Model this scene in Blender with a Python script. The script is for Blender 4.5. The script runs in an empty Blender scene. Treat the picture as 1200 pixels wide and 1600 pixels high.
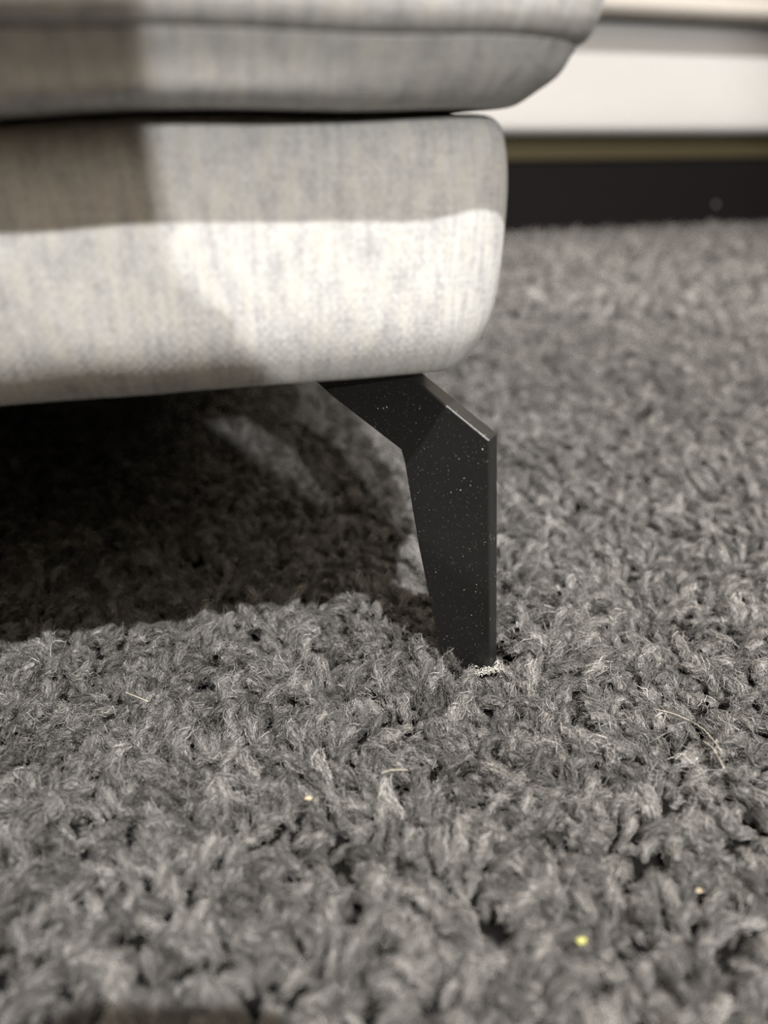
import bpy, bmesh, math, random
import numpy as np
from mathutils import Vector, Matrix, noise

R = math.radians
random.seed(7)
rng = np.random.default_rng(11)
sc = bpy.context.scene
COL = sc.collection

# ------------------------------------------------------------------ camera
PITCH = 27.5
CAM_H = 0.26
cam_d = bpy.data.cameras.new('camera')
cam = bpy.data.objects.new('camera', cam_d)
COL.objects.link(cam)
cam.location = (0, 0, CAM_H)
cam.rotation_euler = (R(90 - PITCH), 0, 0)
cam_d.sensor_fit = 'VERTICAL'
cam_d.sensor_height = 36.0
cam_d.sensor_width = 27.0
cam_d.lens = 36.0 * 1150 / 1600
cam_d.clip_start = 0.005
cam_d.dof.use_dof = True
cam_d.dof.focus_distance = 0.382
cam_d.dof.aperture_fstop = 3.1
sc.camera = cam

# ------------------------------------------------------------------ world, lights, exposure
w = bpy.data.worlds.new('world')
sc.world = w
w.use_nodes = True
w.node_tree.nodes['Background'].inputs[0].default_value = (1.0, 0.87, 0.71, 1)
w.node_tree.nodes['Background'].inputs[1].default_value = 1.5
sc.view_settings.view_transform = 'Standard'
sc.view_settings.look = 'None'
sc.view_settings.exposure = 0.0
sc.cycles.use_denoising = True
sc.cycles.denoising_input_passes = 'RGB_ALBEDO_NORMAL'
sc.cycles.denoising_prefilter = 'NONE'
sc.cycles.use_adaptive_sampling = True
sc.cycles.adaptive_threshold = 0.04
sc.cycles.max_bounces = 3
sc.cycles.diffuse_bounces = 1
sc.cycles.glossy_bounces = 1
sc.view_settings.gamma = 1.0
sc.view_settings.use_curve_mapping = False


def spot(name, loc, target, watts, size_deg, radius, col, blend=0.3):
    d = bpy.data.lights.new(name, 'SPOT')
    d.energy = watts
    d.spot_size = R(size_deg)
    d.spot_blend = blend
    d.shadow_soft_size = radius
    d.color = col
    o = bpy.data.objects.new(name, d)
    COL.objects.link(o)
    o.location = loc
    o.rotation_euler = (Vector(target) - Vector(loc)).to_track_quat('-Z', 'Y').to_euler()
    return o


# ceiling spotlight above the photographer's right shoulder: casts the crisp shadows
spot('ceiling_spot', (0.58, -1.03, 2.90), (0.42, 0.62, 0), 690, 46, 0.020, (1.0, 0.99, 0.97), 0.85)
# lower showroom spotlight further back: grazes in under the cushion's overhang
spot('far_spot', (1.62, -4.75, 2.25), (0, 0.4, 0.15), 730, 30, 0.022, (1.0, 0.99, 0.97))
# spotlight over the sofa in the background
spot('background_spot', (1.6, 0.75, 2.80), (0.9, 2.35, 0.3), 410, 60, 0.03, (1.0, 0.96, 0.93))


# ------------------------------------------------------------------ helpers
def link(o, parent=None):
    COL.objects.link(o)
    if parent:
        o.parent = parent
    return o


def tag(o, label=None, cat=None, group=None, kind=None):
    if label: o['label'] = label
    if cat: o['category'] = cat
    if group: o['group'] = group
    if kind: o['kind'] = kind
    return o


def empty(name, loc, rz=0):
    o = bpy.data.objects.new(name, None)
    o.empty_display_size = 0.05
    o.location = loc
    o.rotation_euler = (0, 0, R(rz))
    return link(o)


def from_bm(name, bm, mat, parent=None, smooth=False):
    me = bpy.data.meshes.new(name)
    bm.normal_update()
    bm.to_mesh(me)
    bm.free()
    if smooth:
        me.polygons.foreach_set('use_smooth', [True] * len(me.polygons))
    me.materials.append(mat)
    return link(bpy.data.objects.new(name, me), parent)


def box_bm(x0, x1, y0, y1, z0, z1, bev=0.0, seg=2):
    bm = bmesh.new()
    bmesh.ops.create_cube(bm, size=1)
    for v in bm.verts:
        v.co = Vector(((x0 + x1) / 2 + v.co.x * (x1 - x0), (y0 + y1) / 2 + v.co.y * (y1 - y0),
                       (z0 + z1) / 2 + v.co.z * (z1 - z0)))
    if bev:
        bmesh.ops.bevel(bm, geom=bm.edges[:], offset=bev, segments=seg, profile=0.5, affect='EDGES')
    return bm


def smooth01(a, b, x):
    t = min(1, max(0, (x - a) / (b - a)))
    return t * t * (3 - 2 * t)


class NT:
    """small shorthand for building a node material"""
    def __init__(self, name):
        self.m = bpy.data.materials.new(name)
        self.m.use_nodes = True
        self.t = self.m.node_tree
        self.b = self.t.nodes['Principled BSDF']

    def n(self, typ, **kw):
        nd = self.t.nodes.new(typ)
        for k, v in kw.items():
            setattr(nd, k, v)
        return nd

    def l(self, a, b):
        self.t.links.new(a, b)

    def math(self, op, a, b=None, clamp=False):
        nd = self.n('ShaderNodeMath', operation=op, use_clamp=clamp)
        for i, v in enumerate((a, b)):
            if v is None: continue
            if isinstance(v, (int, float)): nd.inputs[i].default_value = v
            else: self.l(v, nd.inputs[i])
        return nd.outputs[0]

    def noise(self, vec, scale, detail=2, rough=0.5):
        nd = self.n('ShaderNodeTexNoise')
        nd.inputs['Scale'].default_value = scale
        nd.inputs['Detail'].default_value = detail
        nd.inputs['Roughness'].default_value = rough
        if vec is not None: self.l(vec, nd.inputs['Vector'])
        return nd.outputs['Fac']

    def mapping(self, vec, scale, loc=(0, 0, 0)):
        nd = self.n('ShaderNodeMapping')
        nd.inputs['Scale'].default_value = scale
        nd.inputs['Location'].default_value = loc
        self.l(vec, nd.inputs['Vector'])
        return nd.outputs[0]

    def ramp(self, fac, stops):
        nd = self.n('ShaderNodeValToRGB')
        el = nd.color_ramp.elements
        while len(el) > 1: el.remove(el[-1])
        el[0].position, el[0].color = stops[0][0], (*stops[0][1], 1)
        for p, c in stops[1:]:
            e = el.new(p)
            e.color = (*c, 1)
        self.l(fac, nd.inputs[0])
        return nd.outputs[0]

    def mix(self, fac, a, b, mode='MIX'):
        nd = self.n('ShaderNodeMix', data_type='RGBA', blend_type=mode)
        for s, v in ((nd.inputs[0], fac), (nd.inputs[6], a), (nd.inputs[7], b)):
            if isinstance(v, (int, float)): s.default_value = v
            elif isinstance(v, tuple): s.default_value = (*v, 1)
            else: self.l(v, s)
        return nd.outputs[2]

    def bump(self, h, strength, dist):
        nd = self.n('ShaderNodeBump')
        nd.inputs['Strength'].default_value = strength
        nd.inputs['Distance'].default_value = dist
        self.l(h, nd.inputs['Height'])
        self.l(nd.outputs[0], self.b.inputs['Normal'])

    def set(self, **kw):
        for k, v in kw.items():
            s = self.b.inputs[k.replace('_', ' ')]
            if isinstance(v, tuple): s.default_value = (*v, 1) if len(v) == 3 else v
            elif isinstance(v, (int, float)): s.default_value = v
            else: self.l(v, s)
        return self


def plain(name, col, rough=0.6, spec=0.3, metal=0.0):
    k = NT(name)
    nz = k.noise(k.n('ShaderNodeTexCoord').outputs['Object'], 40, 3)
    c = k.mix(nz, tuple(v * 0.9 for v in col), tuple(min(1, v * 1.08) for v in col))
    k.set(Base_Color=c, Roughness=rough, Specular_IOR_Level=spec, Metallic=metal)
    return k.m


def fabric(name, light, dark, warm, contrast=1.0):
    """slubby linen-look weave; UVs are in metres (u along, v up)"""
    k = NT(name)
    uv = k.n('ShaderNodeTexCoord').outputs['UV']
    slub = k.noise(k.mapping(uv, (400, 46, 1)), 1.0, 2, 0.6)              # upright slubs
    slub2 = k.noise(k.mapping(uv, (160, 52, 1), (7, 3, 0)), 1.0, 2, 0.5)  # broader streaks
    cross = k.noise(k.mapping(uv, (110, 520, 1), (1, 9, 0)), 1.0, 2, 0.5) # weft
    grain = k.noise(k.mapping(uv, (700, 560, 1), (3, 5, 0)), 1.0, 2, 0.6)
    patch = k.noise(k.mapping(uv, (70, 60, 1), (2, 2, 0)), 1.0, 2, 0.5)
    # crossing threads about 1.6 mm apart
    wv = k.n('ShaderNodeTexWave', wave_type='BANDS', bands_direction='DIAGONAL')
    wv.inputs['Scale'].default_value = 165
    wv.inputs['Distortion'].default_value = 3.0
    wv.inputs['Detail Scale'].default_value = 1.5
    k.l(k.mapping(uv, (1.0, 0.8, 1)), wv.inputs['Vector'])
    wh = k.n('ShaderNodeTexWave', wave_type='BANDS', bands_direction='DIAGONAL')
    wh.inputs['Scale'].default_value = 165
    wh.inputs['Distortion'].default_value = 3.0
    k.l(k.mapping(uv, (-1.0, 0.9, 1)), wh.inputs['Vector'])
    weave = k.math('MULTIPLY', wv.outputs['Fac'], wh.outputs['Fac'])
    a = k.math('ADD', k.math('MULTIPLY', slub, 0.26), k.math('MULTIPLY', slub2, 0.18))
    a = k.math('ADD', a, k.math('MULTIPLY', cross, 0.16))
    a = k.math('ADD', a, k.math('MULTIPLY', grain, 0.30))
    a = k.math('ADD', a, k.math('MULTIPLY', patch, 0.10))
    a2 = k.math('ADD', a, k.math('MULTIPLY', k.math('SUBTRACT', weave, 0.25), 0.045))
    mid = tuple(p * 0.6 + q * 0.4 for p, q in zip(light, dark))
    c = k.ramp(a2, [(0.5 - 0.13 / contrast, dark), (0.5, mid), (0.5 + 0.10 / contrast, light)])
    wm = k.ramp(slub2, [(0.46, (0, 0, 0)), (0.66, (1, 1, 1))])
    c = k.mix(k.math('MULTIPLY', wm, 0.35), c, warm)
    k.set(Base_Color=c, Roughness=0.95, Specular_IOR_Level=0.1)
    k.bump(k.math('ADD', k.math('MULTIPLY', weave, 0.22), a), 0.5, 0.0006)
    return k.m


def sweep(name, box, rad, profile, mat, parent, wob=None, step=0.008, lo_cap=True, hi_cap=True):
    """upholstered body: a closed profile list of (offset, z) carried round a rounded rectangle"""
    x0, x1, y0, y1 = box
    pts = []                                    # (x, y, nx, ny, s)
    s = 0.0

    def line(ax, ay, bx, by, nx, ny):
        nonlocal s
        L = math.hypot(bx - ax, by - ay)
        m = max(2, int(L / step))
        for i in range(m):
            t = i / m
            pts.append((ax + (bx - ax) * t, ay + (by - ay) * t, nx, ny, s + L * t))
        s += L

    def arc(cx, cy, a0):
        nonlocal s
        m = 12
        L = rad * math.pi / 2 + 0.03
        for i in range(m):
            a = R(a0 + 90 * i / m)
            pts.append((cx + rad * math.cos(a), cy + rad * math.sin(a), math.cos(a), math.sin(a), s + L * i / m))
        s += L

    line(x0 + rad, y0, x1 - rad, y0, 0, -1)
    arc(x1 - rad, y0 + rad, -90)
    line(x1, y0 + rad, x1, y1 - rad, 1, 0)
    arc(x1 - rad, y1 - rad, 0)
    line(x1 - rad, y1, x0 + rad, y1, 0, 1)
    arc(x0 + rad, y1 - rad, 90)
    line(x0, y1 - rad, x0, y0 + rad, -1, 0)
    arc(x0 + rad, y0 + rad, 180)
    n, m = len(pts), len(profile)
    vs, uvv = [], []
    vlen = [0.0]
    for j in range(1, m):
        vlen.append(vlen[-1] + math.hypot(profile[j][0] - profile[j - 1][0], profile[j][1] - profile[j - 1][1]))
    for j, (o, z) in enumerate(profile):
        for (x, y, nx, ny, ss) in pts:
            do, dz = wob(x, y, z, o, j / (m - 1)) if wob else (0, 0)
            vs.append((x + nx * (o + do), y + ny * (o + do), z + dz))
    fs, uvs = [], []
    for j in range(m - 1):
        for i in range(n):
            k = (i + 1) % n
            fs.append((j * n + i, j * n + k, (j + 1) * n + k, (j + 1) * n + i))
            sa, sb = pts[i][4], (pts[k][4] if k else s)
            uvs += [(sa, vlen[j]), (sb, vlen[j]), (sb, vlen[j + 1]), (sa, vlen[j + 1])]
    if lo_cap:
        fs.append(tuple(reversed(range(n))))
        uvs += [(vs[i][0], vs[i][1]) for i in reversed(range(n))]
    if hi_cap:
        fs.append(tuple((m - 1) * n + i for i in range(n)))
        uvs += [(vs[(m - 1) * n + i][0], vs[(m - 1) * n + i][1]) for i in range(n)]
    me = bpy.data.meshes.new(name)
    me.from_pydata(vs, [], fs)
    ul = me.uv_layers.new(name='UVMap')
    ul.data.foreach_set('uv', np.array(uvs, dtype=np.float32).ravel())
    me.polygons.foreach_set('use_smooth', [True] * len(me.polygons))
    me.materials.append(mat)
    me.update()
    return link(bpy.data.objects.new(name, me), parent)


def resample(ctrl, m):
    """Catmull-Rom through control points, m samples per span"""
    out = []
    P = [ctrl[0]] + list(ctrl) + [ctrl[-1]]
    for i in range(1, len(P) - 2):
        p0, p1, p2, p3 = (np.array(P[i + d], float) for d in (-1, 0, 1, 2))
        for k in range(m):
            t = k / m
            out.append(tuple(0.5 * ((2 * p1) + (-p0 + p2) * t + (2 * p0 - 5 * p1 + 4 * p2 - p3) * t * t
                                    + (-p0 + 3 * p1 - 3 * p2 + p3) * t ** 3)))
    out.append(tuple(ctrl[-1]))
    return out


def tube_mesh(name, pts, radii, sides, mat, parent=None):
    bm = bmesh.new()
    rings = []
    for i, p in enumerate(pts):
        a = Vector(pts[max(0, i - 1)]); b = Vector(pts[min(len(pts) - 1, i + 1)])
        t = (b - a).normalized()
        u = t.orthogonal().normalized(); v = t.cross(u)
        rr = radii[i] if hasattr(radii, '__len__') else radii
        rings.append([bm.verts.new(Vector(p) + (u * math.cos(2 * math.pi * k / sides) + v * math.sin(2 * math.pi * k / sides)) * rr)
                      for k in range(sides)])
    for a, b in zip(rings, rings[1:]):
        for k in range(sides):
            bm.faces.new((a[k], a[(k + 1) % sides], b[(k + 1) % sides], b[k]))
    bm.faces.new(reversed(rings[0])); bm.faces.new(rings[-1])
    return from_bm(name, bm, mat, parent, True)


# ------------------------------------------------------------------ materials
M_FAB = fabric('light_grey_slub_fabric', (0.74, 0.735, 0.715), (0.37, 0.365, 0.365), (0.66, 0.62, 0.54))
M_BGW = fabric('white_fabric', (0.70, 0.69, 0.68), (0.60, 0.59, 0.58), (0.68, 0.66, 0.63))
M_BGB = fabric('beige_fabric', (0.76, 0.715, 0.66), (0.68, 0.64, 0.59), (0.74, 0.69, 0.62))
M_BLACK = plain('black_panel_paint', (0.008, 0.007, 0.0073), 0.8, 0.1)
M_OLIVE = plain('olive_timber', (0.062, 0.052, 0.028), 0.6, 0.15)
M_LINER = plain('black_underside_cloth', (0.006, 0.006, 0.006), 0.95, 0.05)
M_WALL = plain('showroom_wall_paint', (0.42, 0.40, 0.37), 0.9, 0.2)
M_DIV = plain('charcoal_wall_paint', (0.03, 0.03, 0.03), 0.9, 0.1)
M_FLOOR = plain('carpet_backing', (0.010, 0.0095, 0.009), 1.0, 0.0)


def black_metal():
    k = NT('black_powder_coat')
    oc = k.n('ShaderNodeTexCoord').outputs['Object']
    k.set(Roughness=0.36, Specular_IOR_Level=0.6)
    vor = k.n('ShaderNodeTexVoronoi', feature='F1')
    vor.inputs['Scale'].default_value = 600
    k.l(oc, vor.inputs['Vector'])
    sep = k.n('ShaderNodeSeparateColor')
    k.l(vor.outputs['Color'], sep.inputs[0])
    # dust specks: only some cells, of random size
    size = k.math('MULTIPLY', k.math('POWER', sep.outputs[0], 5), 0.23)
    clump = k.ramp(k.noise(oc, 60, 2), [(0.40, (0.25, 0.25, 0.25)), (0.62, (1, 1, 1))])
    size = k.math('MULTIPLY', size, clump)
    speck = k.math('LESS_THAN', vor.outputs['Distance'], size)
    vor2 = k.n('ShaderNodeTexVoronoi', feature='F1')
    vor2.inputs['Scale'].default_value = 1000
    k.l(oc, vor2.inputs['Vector'])
    sep2 = k.n('ShaderNodeSeparateColor')
    k.l(vor2.outputs['Color'], sep2.inputs[0])
    fine = k.math('LESS_THAN', vor2.outputs['Distance'], k.math('MULTIPLY', k.math('POWER', sep2.outputs[1], 9), 0.34))
    base = k.mix(k.noise(oc, 25, 3), (0.011, 0.011, 0.011), (0.017, 0.017, 0.0165))
    c = k.mix(k.math('MULTIPLY', fine, 0.3), base, (0.30, 0.30, 0.285))
    c = k.mix(speck, c, (0.60, 0.59, 0.56))
    k.set(Base_Color=c)
    k.bump(k.noise(oc, 2500, 2), 0.12, 0.0003)
    return k.m


M_LEG = black_metal()

# ------------------------------------------------------------------ setting
fl = from_bm('floor', box_bm(-3.0, 2.7, -6.0, 4.6, -0.06, -0.030), M_FLOOR)
tag(fl, 'dark carpet backing under the whole showroom floor', 'floor', kind='structure')
wb = from_bm('wall_back', box_bm(-3.0, 2.7, 4.6, 4.7, -0.06, 2.6), M_WALL)
tag(wb, 'plain warm grey showroom wall behind the pale sofa', 'wall', kind='structure')
# added unseen blocker standing in for the photographer's body; its edge bounds the far spotlight
bm = bmesh.new()
prof = [(-2.9, -0.03), (0.36, -0.03), (0.36, 0.44), (0.295, 0.50), (0.225, 0.58), (0.225, 0.85), (-2.9, 0.85)]
va = [bm.verts.new((x, -0.62, z)) for x, z in prof]
vb = [bm.verts.new((x, -0.74, z)) for x, z in prof]
bm.faces.new(va); bm.faces.new(reversed(vb))
for i in range(len(prof)):
    k = (i + 1) % len(prof)
    bm.faces.new((va[k], va[i], vb[i], vb[k]))
bmesh.ops.recalc_face_normals(bm, faces=bm.faces[:])
wd = from_bm('light_blocker', bm, plain('cream_blocker_paint', (0.74, 0.68, 0.58), 0.9, 0.1))  # pale so the added blocker also bounces ambient light onto the sofa front
tag(wd, 'unseen cream light blocker added behind the camera', 'wall', kind='structure')


for nm, b_, lb in (('wall_right', (2.7, 2.8, -6.0, 4.7, -0.06, 2.6), 'dark showroom wall to the right'),
                   ('wall_left', (-3.1, -3.0, -6.0, 4.7, -0.06, 2.6), 'dark showroom wall to the left'),
                   ('wall_front', (-3.1, 2.8, -6.1, -6.0, -0.06, 2.6), 'dark showroom wall far behind the camera')):
    tag(from_bm(nm, box_bm(*b_), M_DIV), lb, 'wall', kind='structure')


# ------------------------------------------------------------------ carpet pile (stuff)
def carpet_material():
    k = NT('charcoal_shag_yarn')
    at = k.n('ShaderNodeAttribute', attribute_name='tone')
    oi = k.n('ShaderNodeObjectInfo')
    c = k.ramp(at.outputs['Fac'], [(0.0, (0.035, 0.033, 0.031)), (0.55, (0.225, 0.216, 0.207)), (0.85, (0.48, 0.465, 0.445)), (1.0, (0.60, 0.585, 0.565))])
    v = k.math('ADD', k.math('MULTIPLY', oi.outputs['Random'], 1.0), 0.5)
    hs = k.n('ShaderNodeHueSaturation')
    k.l(v, hs.inputs['Value']); k.l(c, hs.inputs['Color'])
    k.set(Base_Color=hs.outputs[0], Roughness=0.55, Specular_IOR_Level=0.35)
    return k.m


M_YARN = carpet_material()


def make_tuft(idx, n_fib, fib_r, segs):
    """one felted tuft: a bent bundle of fine crimped fibres round a core"""
    rg = np.random.default_rng(100 + idx)
    L = rg.uniform(0.013, 0.021)
    bend = rg.uniform(0.9, 1.7)
    curl = rg.uniform(-1.5, 1.5)
    ts = np.linspace(0, 1, segs + 1)
    C = np.zeros((segs + 1, 3)); p = np.array([0, 0, -0.003])
    for i in range(segs + 1):
        C[i] = p
        pit = R(88) * (1 - bend * ts[i] ** 1.1)
        yaw = curl * ts[i] ** 2 * 1.4
        p = p + np.array([math.cos(pit) * math.cos(yaw), math.cos(pit) * math.sin(yaw), math.sin(pit)]) * (L / segs)
    T = np.gradient(C, axis=0); T /= np.linalg.norm(T, axis=1)[:, None]
    side = np.cross(T, np.array([0.3, 0.2, 1.0])); side /= np.linalg.norm(side, axis=1)[:, None]
    up = np.cross(side, T)
    W = rg.uniform(0.0019, 0.0031)
    env = W * (0.5 + 0.6 * np.sin(np.pi * np.clip(ts * 0.85 + 0.05, 0, 1)))
    V, Fc, tone = [], [], []

    def tube(P, r, sides, tn):
        b = len(V)
        t = np.gradient(P, axis=0); t /= np.linalg.norm(t, axis=1)[:, None] + 1e-12
        a = np.cross(t, np.array([0.21, 0.37, 0.9])); a /= np.linalg.norm(a, axis=1)[:, None] + 1e-12
        c = np.cross(t, a)
        for i in range(len(P)):
            for k in range(sides):
                an = 2 * math.pi * k / sides
                V.append(P[i] + (a[i] * math.cos(an) + c[i] * math.sin(an)) * (r[i] if hasattr(r, '__len__') else r))
                tone.append(tn)
        for i in range(len(P) - 1):
            for k in range(sides):
                q = (k + 1) % sides
                Fc.append((b + i * sides + k, b + i * sides + q, b + (i + 1) * sides + q, b + (i + 1) * sides + k))

    tube(C[:-1], env[:-1] * 0.70, 6, 0.42)
    tw = rg.uniform(1.0, 3.0) * rg.choice([-1, 1])
    for f in range(n_fib):
        a0, ph = rg.uniform(0, 2 * np.pi, 2)
        rr = math.sqrt(rg.uniform(0.40, 1.22))
        an = a0 + tw * ts + rg.normal(0, 0.9) * ts + rg.uniform(0.3, 1.1) * np.sin(ts * rg.uniform(8, 26) + ph)
        fray = 1 + (rg.uniform(0, 0.6) if rg.random() < 0.35 else 0.08) * ts ** 3 * 1.6
        rad = env * rr * fray * (1 + 0.18 * np.sin(ts * rg.uniform(10, 26) + a0))
        P = C + side * (np.cos(an) * rad)[:, None] + up * (np.sin(an) * rad)[:, None]
        P += rg.normal(0, 0.00030, P.shape)
        if rg.random() < 0.12:      # stray fibre leaving the bundle
            P += (ts ** 2)[:, None] * rg.normal(0, 0.0026, 3)[None, :]
        i0 = rg.integers(0, segs // 2 + 1); i1 = max(i0 + 3, segs + 1 - rg.integers(0, 4))
        tn = float(np.clip(rg.beta(2.0, 2.6) + (0.25 if rg.random() < 0.08 else 0), 0, 1))
        tube(P[i0:i1], fib_r * rg.uniform(0.7, 1.3), 3, tn)
    me = bpy.data.meshes.new('tuft')
    me.from_pydata([tuple(v) for v in V], [], Fc)
    at = me.attributes.new('tone', 'FLOAT', 'POINT')
    at.data.foreach_set('value', np.array(tone, dtype=np.float32))
    me.polygons.foreach_set('use_smooth', [True] * len(me.polygons))
    me.materials.append(M_YARN)
    return bpy.data.objects.new('tuft', me)


tufts = bpy.data.collections.new('tuft_shapes')
for i in range(16):
    tufts.objects.link(make_tuft(i, 60, 0.000108, 10))


far_tufts = bpy.data.collections.new('far_tuft_shapes')
for i in range(8):
    far_tufts.objects.link(make_tuft(i, 30, 0.00014, 6))


def pile_height(x, y):
    return (0.0045 * noise.noise((x * 9, y * 9, 0.3)) + 0.003 * noise.noise((x * 24, y * 24, 4.3)))


def carpet_sheet(name, x0, x1, y0, y1, cell, dens, dmin, scale, seed, shapes, keep=None):
    nx, ny = int((x1 - x0) / cell), int((y1 - y0) / cell)
    vs = [(x0 + (x1 - x0) * i / nx, y0 + (y1 - y0) * j / ny, 0) for j in range(ny + 1) for i in range(nx + 1)]
    vs = [(x, y, -0.010 + pile_height(x, y)) for x, y, _ in vs]
    fs = [(j * (nx + 1) + i, j * (nx + 1) + i + 1, (j + 1) * (nx + 1) + i + 1, (j + 1) * (nx + 1) + i) for j in range(ny) for i in range(nx)]
    if keep:
        fs = [f for f in fs if keep(vs[f[2]][0], vs[f[2]][1]) and keep(vs[f[3]][0], vs[f[3]][1])]
    me = bpy.data.meshes.new(name)
    me.from_pydata(vs, [], fs)
    me.materials.append(M_FLOOR)
    o = link(bpy.data.objects.new(name, me))
    ng = bpy.data.node_groups.new(name + '_nodes', 'GeometryNodeTree')
    ng.interface.new_socket('Geometry', in_out='INPUT', socket_type='NodeSocketGeometry')
    ng.interface.new_socket('Geometry', in_out='OUTPUT', socket_type='NodeSocketGeometry')
    N = ng.nodes.new; Lk = ng.links.new
    gi, go = N('NodeGroupInput'), N('NodeGroupOutput')
    dist = N('GeometryNodeDistributePointsOnFaces')
    dist.distribute_method = 'POISSON'
    dist.inputs['Distance Min'].default_value = dmin
    dist.inputs['Density Max'].default_value = dens
    dist.inputs['Seed'].default_value = seed
    Lk(gi.outputs[0], dist.inputs['Mesh'])
    ci = N('GeometryNodeCollectionInfo')
    ci.inputs['Collection'].default_value = shapes
    ci.inputs['Separate Children'].default_value = True
    ci.inputs['Reset Children'].default_value = True
    inst = N('GeometryNodeInstanceOnPoints')
    Lk(dist.outputs['Points'], inst.inputs['Points'])
    Lk(ci.outputs[0], inst.inputs['Instance'])
    inst.inputs['Pick Instance'].default_value = True
    # lay of the pile: swirling direction field plus scatter
    pos = N('GeometryNodeInputPosition')
    nt = N('ShaderNodeTexNoise')
    nt.inputs['Scale'].default_value = 16
    nt.inputs['Detail'].default_value = 1
    Lk(pos.outputs[0], nt.inputs['Vector'])
    mul = N('ShaderNodeMath'); mul.operation = 'MULTIPLY'; mul.inputs[1].default_value = 16.0
    Lk(nt.outputs['Fac'], mul.inputs[0])
    rv = N('FunctionNodeRandomValue'); rv.data_type = 'FLOAT'
    rv.inputs[2].default_value = -1.5; rv.inputs[3].default_value = 1.5; rv.inputs['Seed'].default_value = seed + 3
    add = N('ShaderNodeMath'); add.operation = 'ADD'
    Lk(mul.outputs[0], add.inputs[0]); Lk(rv.outputs[1], add.inputs[1])
    tilt = N('FunctionNodeRandomValue'); tilt.data_type = 'FLOAT_VECTOR'
    tilt.inputs[0].default_value = (-0.45, -0.35, 0); tilt.inputs[1].default_value = (0.45, 0.45, 0); tilt.inputs['Seed'].default_value = seed + 5
    sx = N('ShaderNodeSeparateXYZ'); Lk(tilt.outputs[0], sx.inputs[0])
    cx = N('ShaderNodeCombineXYZ')
    Lk(sx.outputs[0], cx.inputs[0]); Lk(sx.outputs[1], cx.inputs[1]); Lk(add.outputs[0], cx.inputs[2])
    Lk(cx.outputs[0], inst.inputs['Rotation'])
    sr = N('FunctionNodeRandomValue'); sr.data_type = 'FLOAT'
    sr.inputs[2].default_value = 0.62 * scale; sr.inputs[3].default_value = 1.24 * scale; sr.inputs['Seed'].default_value = seed + 9
    Lk(sr.outputs[1], inst.inputs['Scale'])
    jn = N('GeometryNodeJoinGeometry')
    Lk(inst.outputs[0], jn.inputs[0]); Lk(gi.outputs[0], jn.inputs[0])
    Lk(jn.outputs[0], go.inputs[0])
    md = o.modifiers.new('pile', 'NODES')
    md.node_group = ng
    return o


c1 = carpet_sheet('carpet_pile', -0.75, 0.85, -0.05, 1.15, 0.01, 50000, 0.0028, 1.0, 1, tufts)
tag(c1, 'charcoal grey shag carpet pile in front of and under the sofa', 'carpet', kind='stuff')
c2 = carpet_sheet('carpet_pile', -0.6, 1.9, 1.15, 2.75, 0.0125, 20000, 0.005, 1.75, 21, far_tufts,
                  lambda x, y: (y - 2.145) * math.cos(R(18)) - (x - 0.352) * math.sin(R(18)) < 0.012)   # pile stops at the black panel
tag(c2, 'charcoal grey shag carpet stretch further back, beside the pale background sofa', 'carpet', kind='stuff')

# ------------------------------------------------------------------ foreground sofa
sofa = empty('sofa', (0.0573, 0.3055, 0.0), 14.0)
tag(sofa, 'light grey slub fabric sofa with black angled plate legs in the foreground', 'sofa')
BOX = (-2.30, 0.0, 0.0, 0.98)
Z0, Z1 = 0.163, 0.265
base_prof = resample([(-0.060, Z0 + 0.0005), (-0.030, Z0), (-0.021, Z0 + 0.0008), (-0.0145, Z0 + 0.0040), (-0.0085, Z0 + 0.0115),
                      (-0.0035, Z0 + 0.024), (-0.001, Z0 + 0.042), (0.0, Z0 + 0.060), (-0.0005, Z0 + 0.078), (-0.0022, Z0 + 0.091),
                      (-0.0050, Z0 + 0.0985), (-0.0110, Z1 - 0.0002), (-0.026, Z1 + 0.001), (-0.032, Z1 + 0.008), (-0.060, Z1 + 0.010)], 4)


def seam_drop(x):
    """the seam between base and cushion sags a little away from the corner"""
    return -0.0035 * smooth01(-0.06, -0.20, x) + 0.0012 * math.sin(x * 38 + 0.6) * smooth01(-0.02, -0.08, x)


def base_wob(x, y, z, o, t):
    k = smooth01(Z0, Z1, z)
    do = 0.0022 * noise.noise((x * 7, y * 7, z * 14)) + 0.0007 * noise.noise((x * 30, y * 30, z * 30 + 5))
    dz = seam_drop(x) * k * k
    # slight pucker along the lower edge, away from the corner
    dz += (1 - k) * 0.0012 * noise.noise((x * 14, y * 14, 2.2))
    return do, dz


sweep('base', BOX, 0.034, base_prof, M_FAB, sofa, base_wob, 0.006)
lin = from_bm('underside_cloth', box_bm(-2.25, -0.05, 0.05, 0.93, Z0 - 0.0012, Z0 + 0.004), M_LINER, sofa)

C0 = Z1 + 0.0008
cush_prof = resample([(-0.060, C0), (-0.026, C0), (-0.014, C0 + 0.0004), (0.000, C0 + 0.0014), (0.0100, C0 + 0.0042), (0.0175, C0 + 0.0095),
                      (0.0228, C0 + 0.0155), (0.0258, C0 + 0.0195), (0.0264, C0 + 0.0206), (0.0254, C0 + 0.0212), (0.0276, C0 + 0.0218), (0.0305, C0 + 0.0236),
                      (0.0328, C0 + 0.0285), (0.0345, C0 + 0.038), (0.0365, C0 + 0.055), (0.0385, C0 + 0.085), (0.0370, C0 + 0.112), (0.0310, C0 + 0.130),
                      (0.0180, C0 + 0.141), (0.000, C0 + 0.147), (-0.030, C0 + 0.150), (-0.10, C0 + 0.153)], 4)


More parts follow.
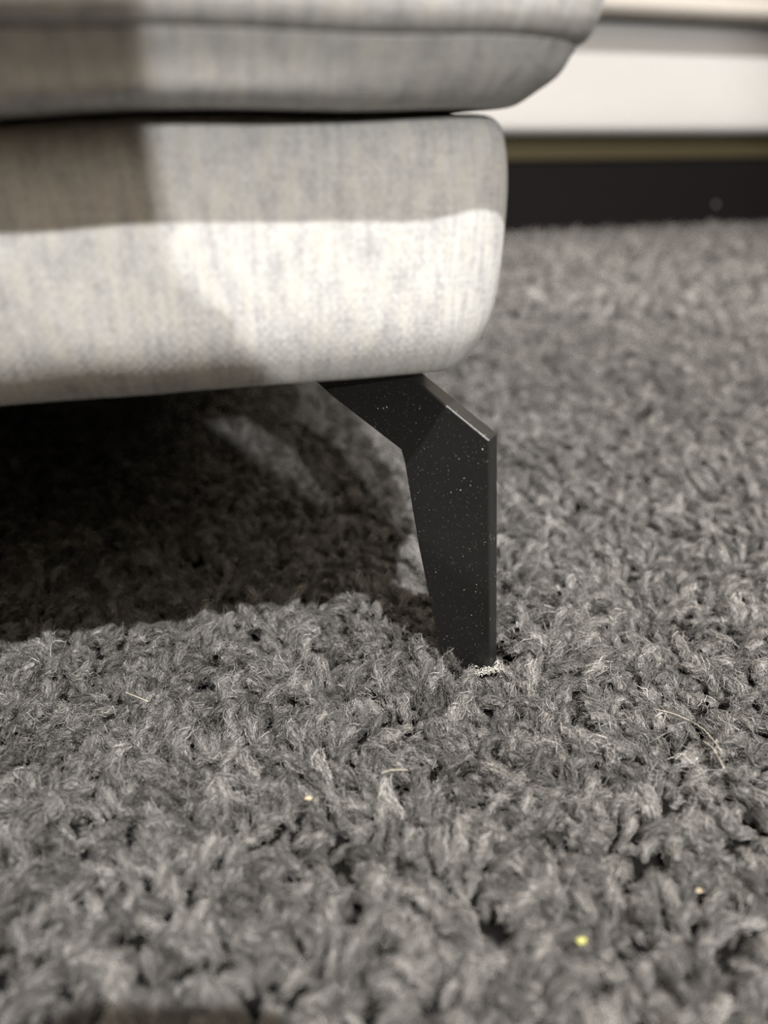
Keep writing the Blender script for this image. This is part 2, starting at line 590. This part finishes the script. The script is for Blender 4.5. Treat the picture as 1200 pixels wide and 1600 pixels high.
def cush_wob(x, y, z, o, t):
    k = smooth01(C0 + 0.06, C0, z)
    do = 0.003 * noise.noise((x * 6, y * 6, z * 10 + 9)) + 0.0010 * noise.noise((x * 22, y * 22, z * 22 + 2))
    dz = seam_drop(x) * k + 0.0015 * noise.noise((x * 9 + 3, y * 9, 1.7)) * smooth01(C0, C0 + 0.03, z)
    # along the front the lower panel stands steeper than at the rounded corner
    if y < 0.001 and o > -0.012:
        do += 0.0075 * smooth01(-0.03, -0.11, x) * math.exp(-((z - C0 - 0.0035) / 0.0065) ** 2)
    do -= smooth01(-0.036, 0.0, x) * (0.004 * smooth01(C0 + 0.008, C0 + 0.02, z) + 0.0045 * math.exp(-((z - C0 - 0.006) / 0.006) ** 2))
    return do * smooth01(C0 - 0.001, C0 + 0.004, z), dz


sweep('seat_cushion', BOX, 0.036, cush_prof, M_FAB, sofa, cush_wob, 0.006)

# plate leg: outline in its own plane (s outwards along the corner diagonal, z up), foot tip at s = 0
LEG = [(0.0, -0.010), (-0.0105, 0.1335), (-0.0545, 0.1585), (-0.0600, Z0 + 0.001), (-0.125, Z0 + 0.001), (-0.1230, 0.1560), (-0.0975, 0.1395),
       (-0.0570, 0.1190), (-0.0550, 0.1140), (-0.0455, 0.0665), (-0.0365, 0.0290), (-0.0275, -0.010)]
TH = 0.010


def make_leg_mesh():
    bm = bmesh.new()
    a = [bm.verts.new((s, -TH / 2, z)) for s, z in LEG]
    b = [bm.verts.new((s, TH / 2, z)) for s, z in LEG]
    bm.faces.new(a); bm.faces.new(reversed(b))
    for i in range(len(LEG)):
        k = (i + 1) % len(LEG)
        bm.faces.new((a[k], a[i], b[i], b[k]))
    bmesh.ops.recalc_face_normals(bm, faces=bm.faces[:])
    es = [e for e in bm.edges if abs(e.verts[0].co.y - e.verts[1].co.y) < 1e-6]
    bmesh.ops.bevel(bm, geom=es, offset=0.0008, segments=4, profile=0.5, affect='EDGES')
    return bm


leg = from_bm('leg', make_leg_mesh(), M_LEG, sofa)
# foot tip in sofa space: 4 mm outside the side, 7 mm inside the front
leg.location = (0.0040, 0.0065, 0.0)
leg.rotation_euler = (0, 0, R(-45))
for loc, rz in (((-2.304, 0.0065, 0), 225), ((0.004, 0.9735, 0), 45), ((-2.304, 0.9735, 0), 135)):
    o = leg.copy()
    o.location = loc
    o.rotation_euler = (0, 0, R(rz))
    link(o, sofa)

# ------------------------------------------------------------------ background sofa
bgs = empty('sofa', (0.352, 2.145, 0.0), 18.0)
tag(bgs, 'pale white and beige sofa with a black panel below, blurred in the background', 'sofa')
BX = (-1.1, 1.9)
pl = from_bm('black_panel', box_bm(BX[0], BX[1], 0.0, 0.80, -0.02, 0.186, 0.003), M_BLACK, bgs)  # black box filling the height between carpet and rail
rail = from_bm('timber_rail', box_bm(BX[0] - 0.005, BX[1] + 0.005, -0.006, 0.80, 0.186, 0.262, 0.003), M_OLIVE, bgs)
bgp = resample([(-0.06, 0.246), (-0.02, 0.246), (-0.006, 0.250), (0.004, 0.262), (0.007, 0.285), (0.008, 0.33), (0.007, 0.42), (0.002, 0.488), (-0.02, 0.503), (-0.06, 0.506)], 4)
sweep('base', (BX[0] - 0.03, BX[1] + 0.03, -0.030, 0.84), 0.04, bgp, M_BGW, bgs, None, 0.03)
bgc = resample([(-0.06, 0.5055), (0.0, 0.505), (0.050, 0.507), (0.064, 0.512), (0.070, 0.522), (0.072, 0.540), (0.0715, 0.545), (0.069, 0.5465), (0.0715, 0.548), (0.074, 0.57), (0.065, 0.63), (0.03, 0.66), (-0.06, 0.67)], 4)
sweep('seat_cushion', (BX[0] - 0.03, BX[1] + 0.03, -0.030, 0.84), 0.05, bgc, M_BGB, bgs, None, 0.03)

# ------------------------------------------------------------------ the phone that takes the picture (its shadow falls at the lower edge)
ph = empty('smartphone', (0, 0, CAM_H))
ph.rotation_euler = (R(90 - PITCH), 0, 0)
M_PH = plain('dark_phone_glass', (0.02, 0.02, 0.022), 0.2, 0.5)
M_PH2 = plain('phone_frame_metal', (0.25, 0.25, 0.26), 0.35, 0.5, 1.0)


def slab(x0, x1, y0, y1, z0, z1, r):
    bm = bmesh.new()
    ring = []
    for cx, cy, a0 in ((x1 - r, y1 - r, 0), (x0 + r, y1 - r, 90), (x0 + r, y0 + r, 180), (x1 - r, y0 + r, 270)):
        for i in range(7):
            a = R(a0 + 15 * i)
            ring.append((cx + r * math.cos(a), cy + r * math.sin(a)))
    a = [bm.verts.new((x, y, z0)) for x, y in ring]
    b = [bm.verts.new((x, y, z1)) for x, y in ring]
    bm.faces.new(reversed(a)); bm.faces.new(b)
    for i in range(len(ring)):
        k = (i + 1) % len(ring)
        bm.faces.new((a[i], a[k], b[k], b[i]))
    return bm


from_bm('frame', slab(-0.0385, 0.0325, -0.097, 0.0500, 0.0055, 0.0130, 0.010), M_PH2, ph)
from_bm('screen', slab(-0.0370, 0.0310, -0.0955, 0.0485, 0.0130, 0.0134, 0.009), M_PH, ph)
from_bm('back_glass', slab(-0.0370, 0.0310, -0.0955, 0.0485, 0.0050, 0.0055, 0.009), M_PH, ph)
tag(ph, 'dark smartphone taking the picture, its shadow falls on the carpet at the bottom edge', 'phone')

# ------------------------------------------------------------------ small things on the carpet
M_LINT = plain('white_lint_fibre', (0.80, 0.78, 0.72), 0.8, 0.2)
M_HAIR = plain('pale_straw_fibre', (0.85, 0.78, 0.62), 0.6, 0.3)
M_YEL = plain('yellow_crumb', (0.62, 0.61, 0.22), 0.8, 0.2)
M_BEI = plain('beige_crumb', (0.72, 0.60, 0.42), 0.8, 0.2)


def stray(pts, r, label, mat=M_HAIR):
    o = tube_mesh('stray_fibre', resample(pts, 5), r, 5, mat)
    tag(o, label, 'fibre', 'loose pale fibres lying on the carpet')


def crumb(name, loc, r, mat, label, seed):
    bm = bmesh.new()
    bmesh.ops.create_icosphere(bm, subdivisions=3, radius=r)
    for v in bm.verts:
        n_ = noise.noise(v.co * (1.3 / r) + Vector((seed, 0, 0)))
        v.co *= 1 + 0.45 * n_
        v.co.z *= 0.6
        v.co.x *= 1.35
        v.co.y *= 0.8
    o = from_bm(name, bm, mat, None, True)
    o.location = loc
    tag(o, label, 'crumb')


crumb('yellow_crumb', (0.0690, 0.1592, 0.0080), 0.0013, M_YEL, 'tiny yellow crumb on the carpet near the lower right', 1.0)
crumb('beige_crumb', (-0.0321, 0.2211, 0.0080), 0.0011, M_BEI, 'tiny beige crumb on the carpet below and left of the leg', 5.0)
crumb('beige_crumb', (0.1175, 0.1784, 0.0080), 0.0008, M_BEI, 'minute beige crumb on the carpet at the right, above the yellow crumb', 9.0)
stray([(-0.1308, 0.2875, 0.0080), (-0.1238, 0.2831, 0.0090), (-0.1169, 0.2805, 0.0080)], 0.00016, 'short straight pale fibre on the carpet left of the leg')
stray([(-0.0011, 0.2347, 0.0080), (0.0034, 0.2356, 0.0090), (0.0105, 0.2365, 0.0080)], 0.00017, 'short curved straw fibre on the carpet below the leg')
stray([(0.1332, 0.2751, 0.0080), (0.1420, 0.2696, 0.0090), (0.1507, 0.2602, 0.0090), (0.1541, 0.2471, 0.0080)], 0.00012, 'long curved pale hair on the carpet right of the leg')
stray([(0.1480, 0.2542, 0.0080), (0.1504, 0.2481, 0.0090), (0.1512, 0.2373, 0.0080)], 0.00013, 'shorter pale hair just below the long curved one, right of the leg')
stray([(-0.1795, 0.3155, 0.0080), (-0.1810, 0.3216, 0.0110), (-0.1783, 0.3229, 0.0130), (-0.1744, 0.3244, 0.0110)], 0.00011, 'small looped hair standing at the edge of the sofa shadow, far left', M_LINT)

# white fluff pushed up round the toe of the leg
bm = bmesh.new()
rl = np.random.default_rng(5)
for i in range(150):
    cx, cy, sx_, sy_ = (0.0533, 0.3070, 0.0034, 0.0015) if i < 110 else (0.0604, 0.3091, 0.0014, 0.0030)
    c = Vector((rl.normal(cx, sx_), rl.normal(cy, sy_), 0.0045 + rl.uniform(0, 0.0022)))
    d = Vector(rl.normal(0, 1, 3)); d.z = abs(d.z) * 0.6; d.normalize()
    e = d.orthogonal().normalized()
    L_, r_ = rl.uniform(0.0005, 0.0013), rl.uniform(0.00008, 0.00016)
    pts = [c - d * L_, c + e * L_ * 0.35, c + d * L_]
    ring = []
    for p in pts:
        f = d.cross(e)
        ring.append([bm.verts.new(p + (e * math.cos(a) + f * math.sin(a)) * r_) for a in (0, 2.094, 4.188)])
    for a, b in zip(ring, ring[1:]):
        for k in range(3):
            bm.faces.new((a[k], a[(k + 1) % 3], b[(k + 1) % 3], b[k]))
lint = from_bm('lint', bm, M_LINT)
tag(lint, 'small tuft of white lint caught at the toe of the black leg', 'lint')
# pale screw cap low on the background sofa's black panel
bm = bmesh.new()
bmesh.ops.create_cone(bm, cap_ends=True, segments=20, radius1=0.006, radius2=0.005, depth=0.004, matrix=Matrix.Rotation(R(90), 4, 'X'))
cap = from_bm('screw_cap', bm, plain('grey_screw_cap', (0.20, 0.19, 0.19), 0.4, 0.5), bgs)
cap.location = (0.66, -0.002, 0.062)
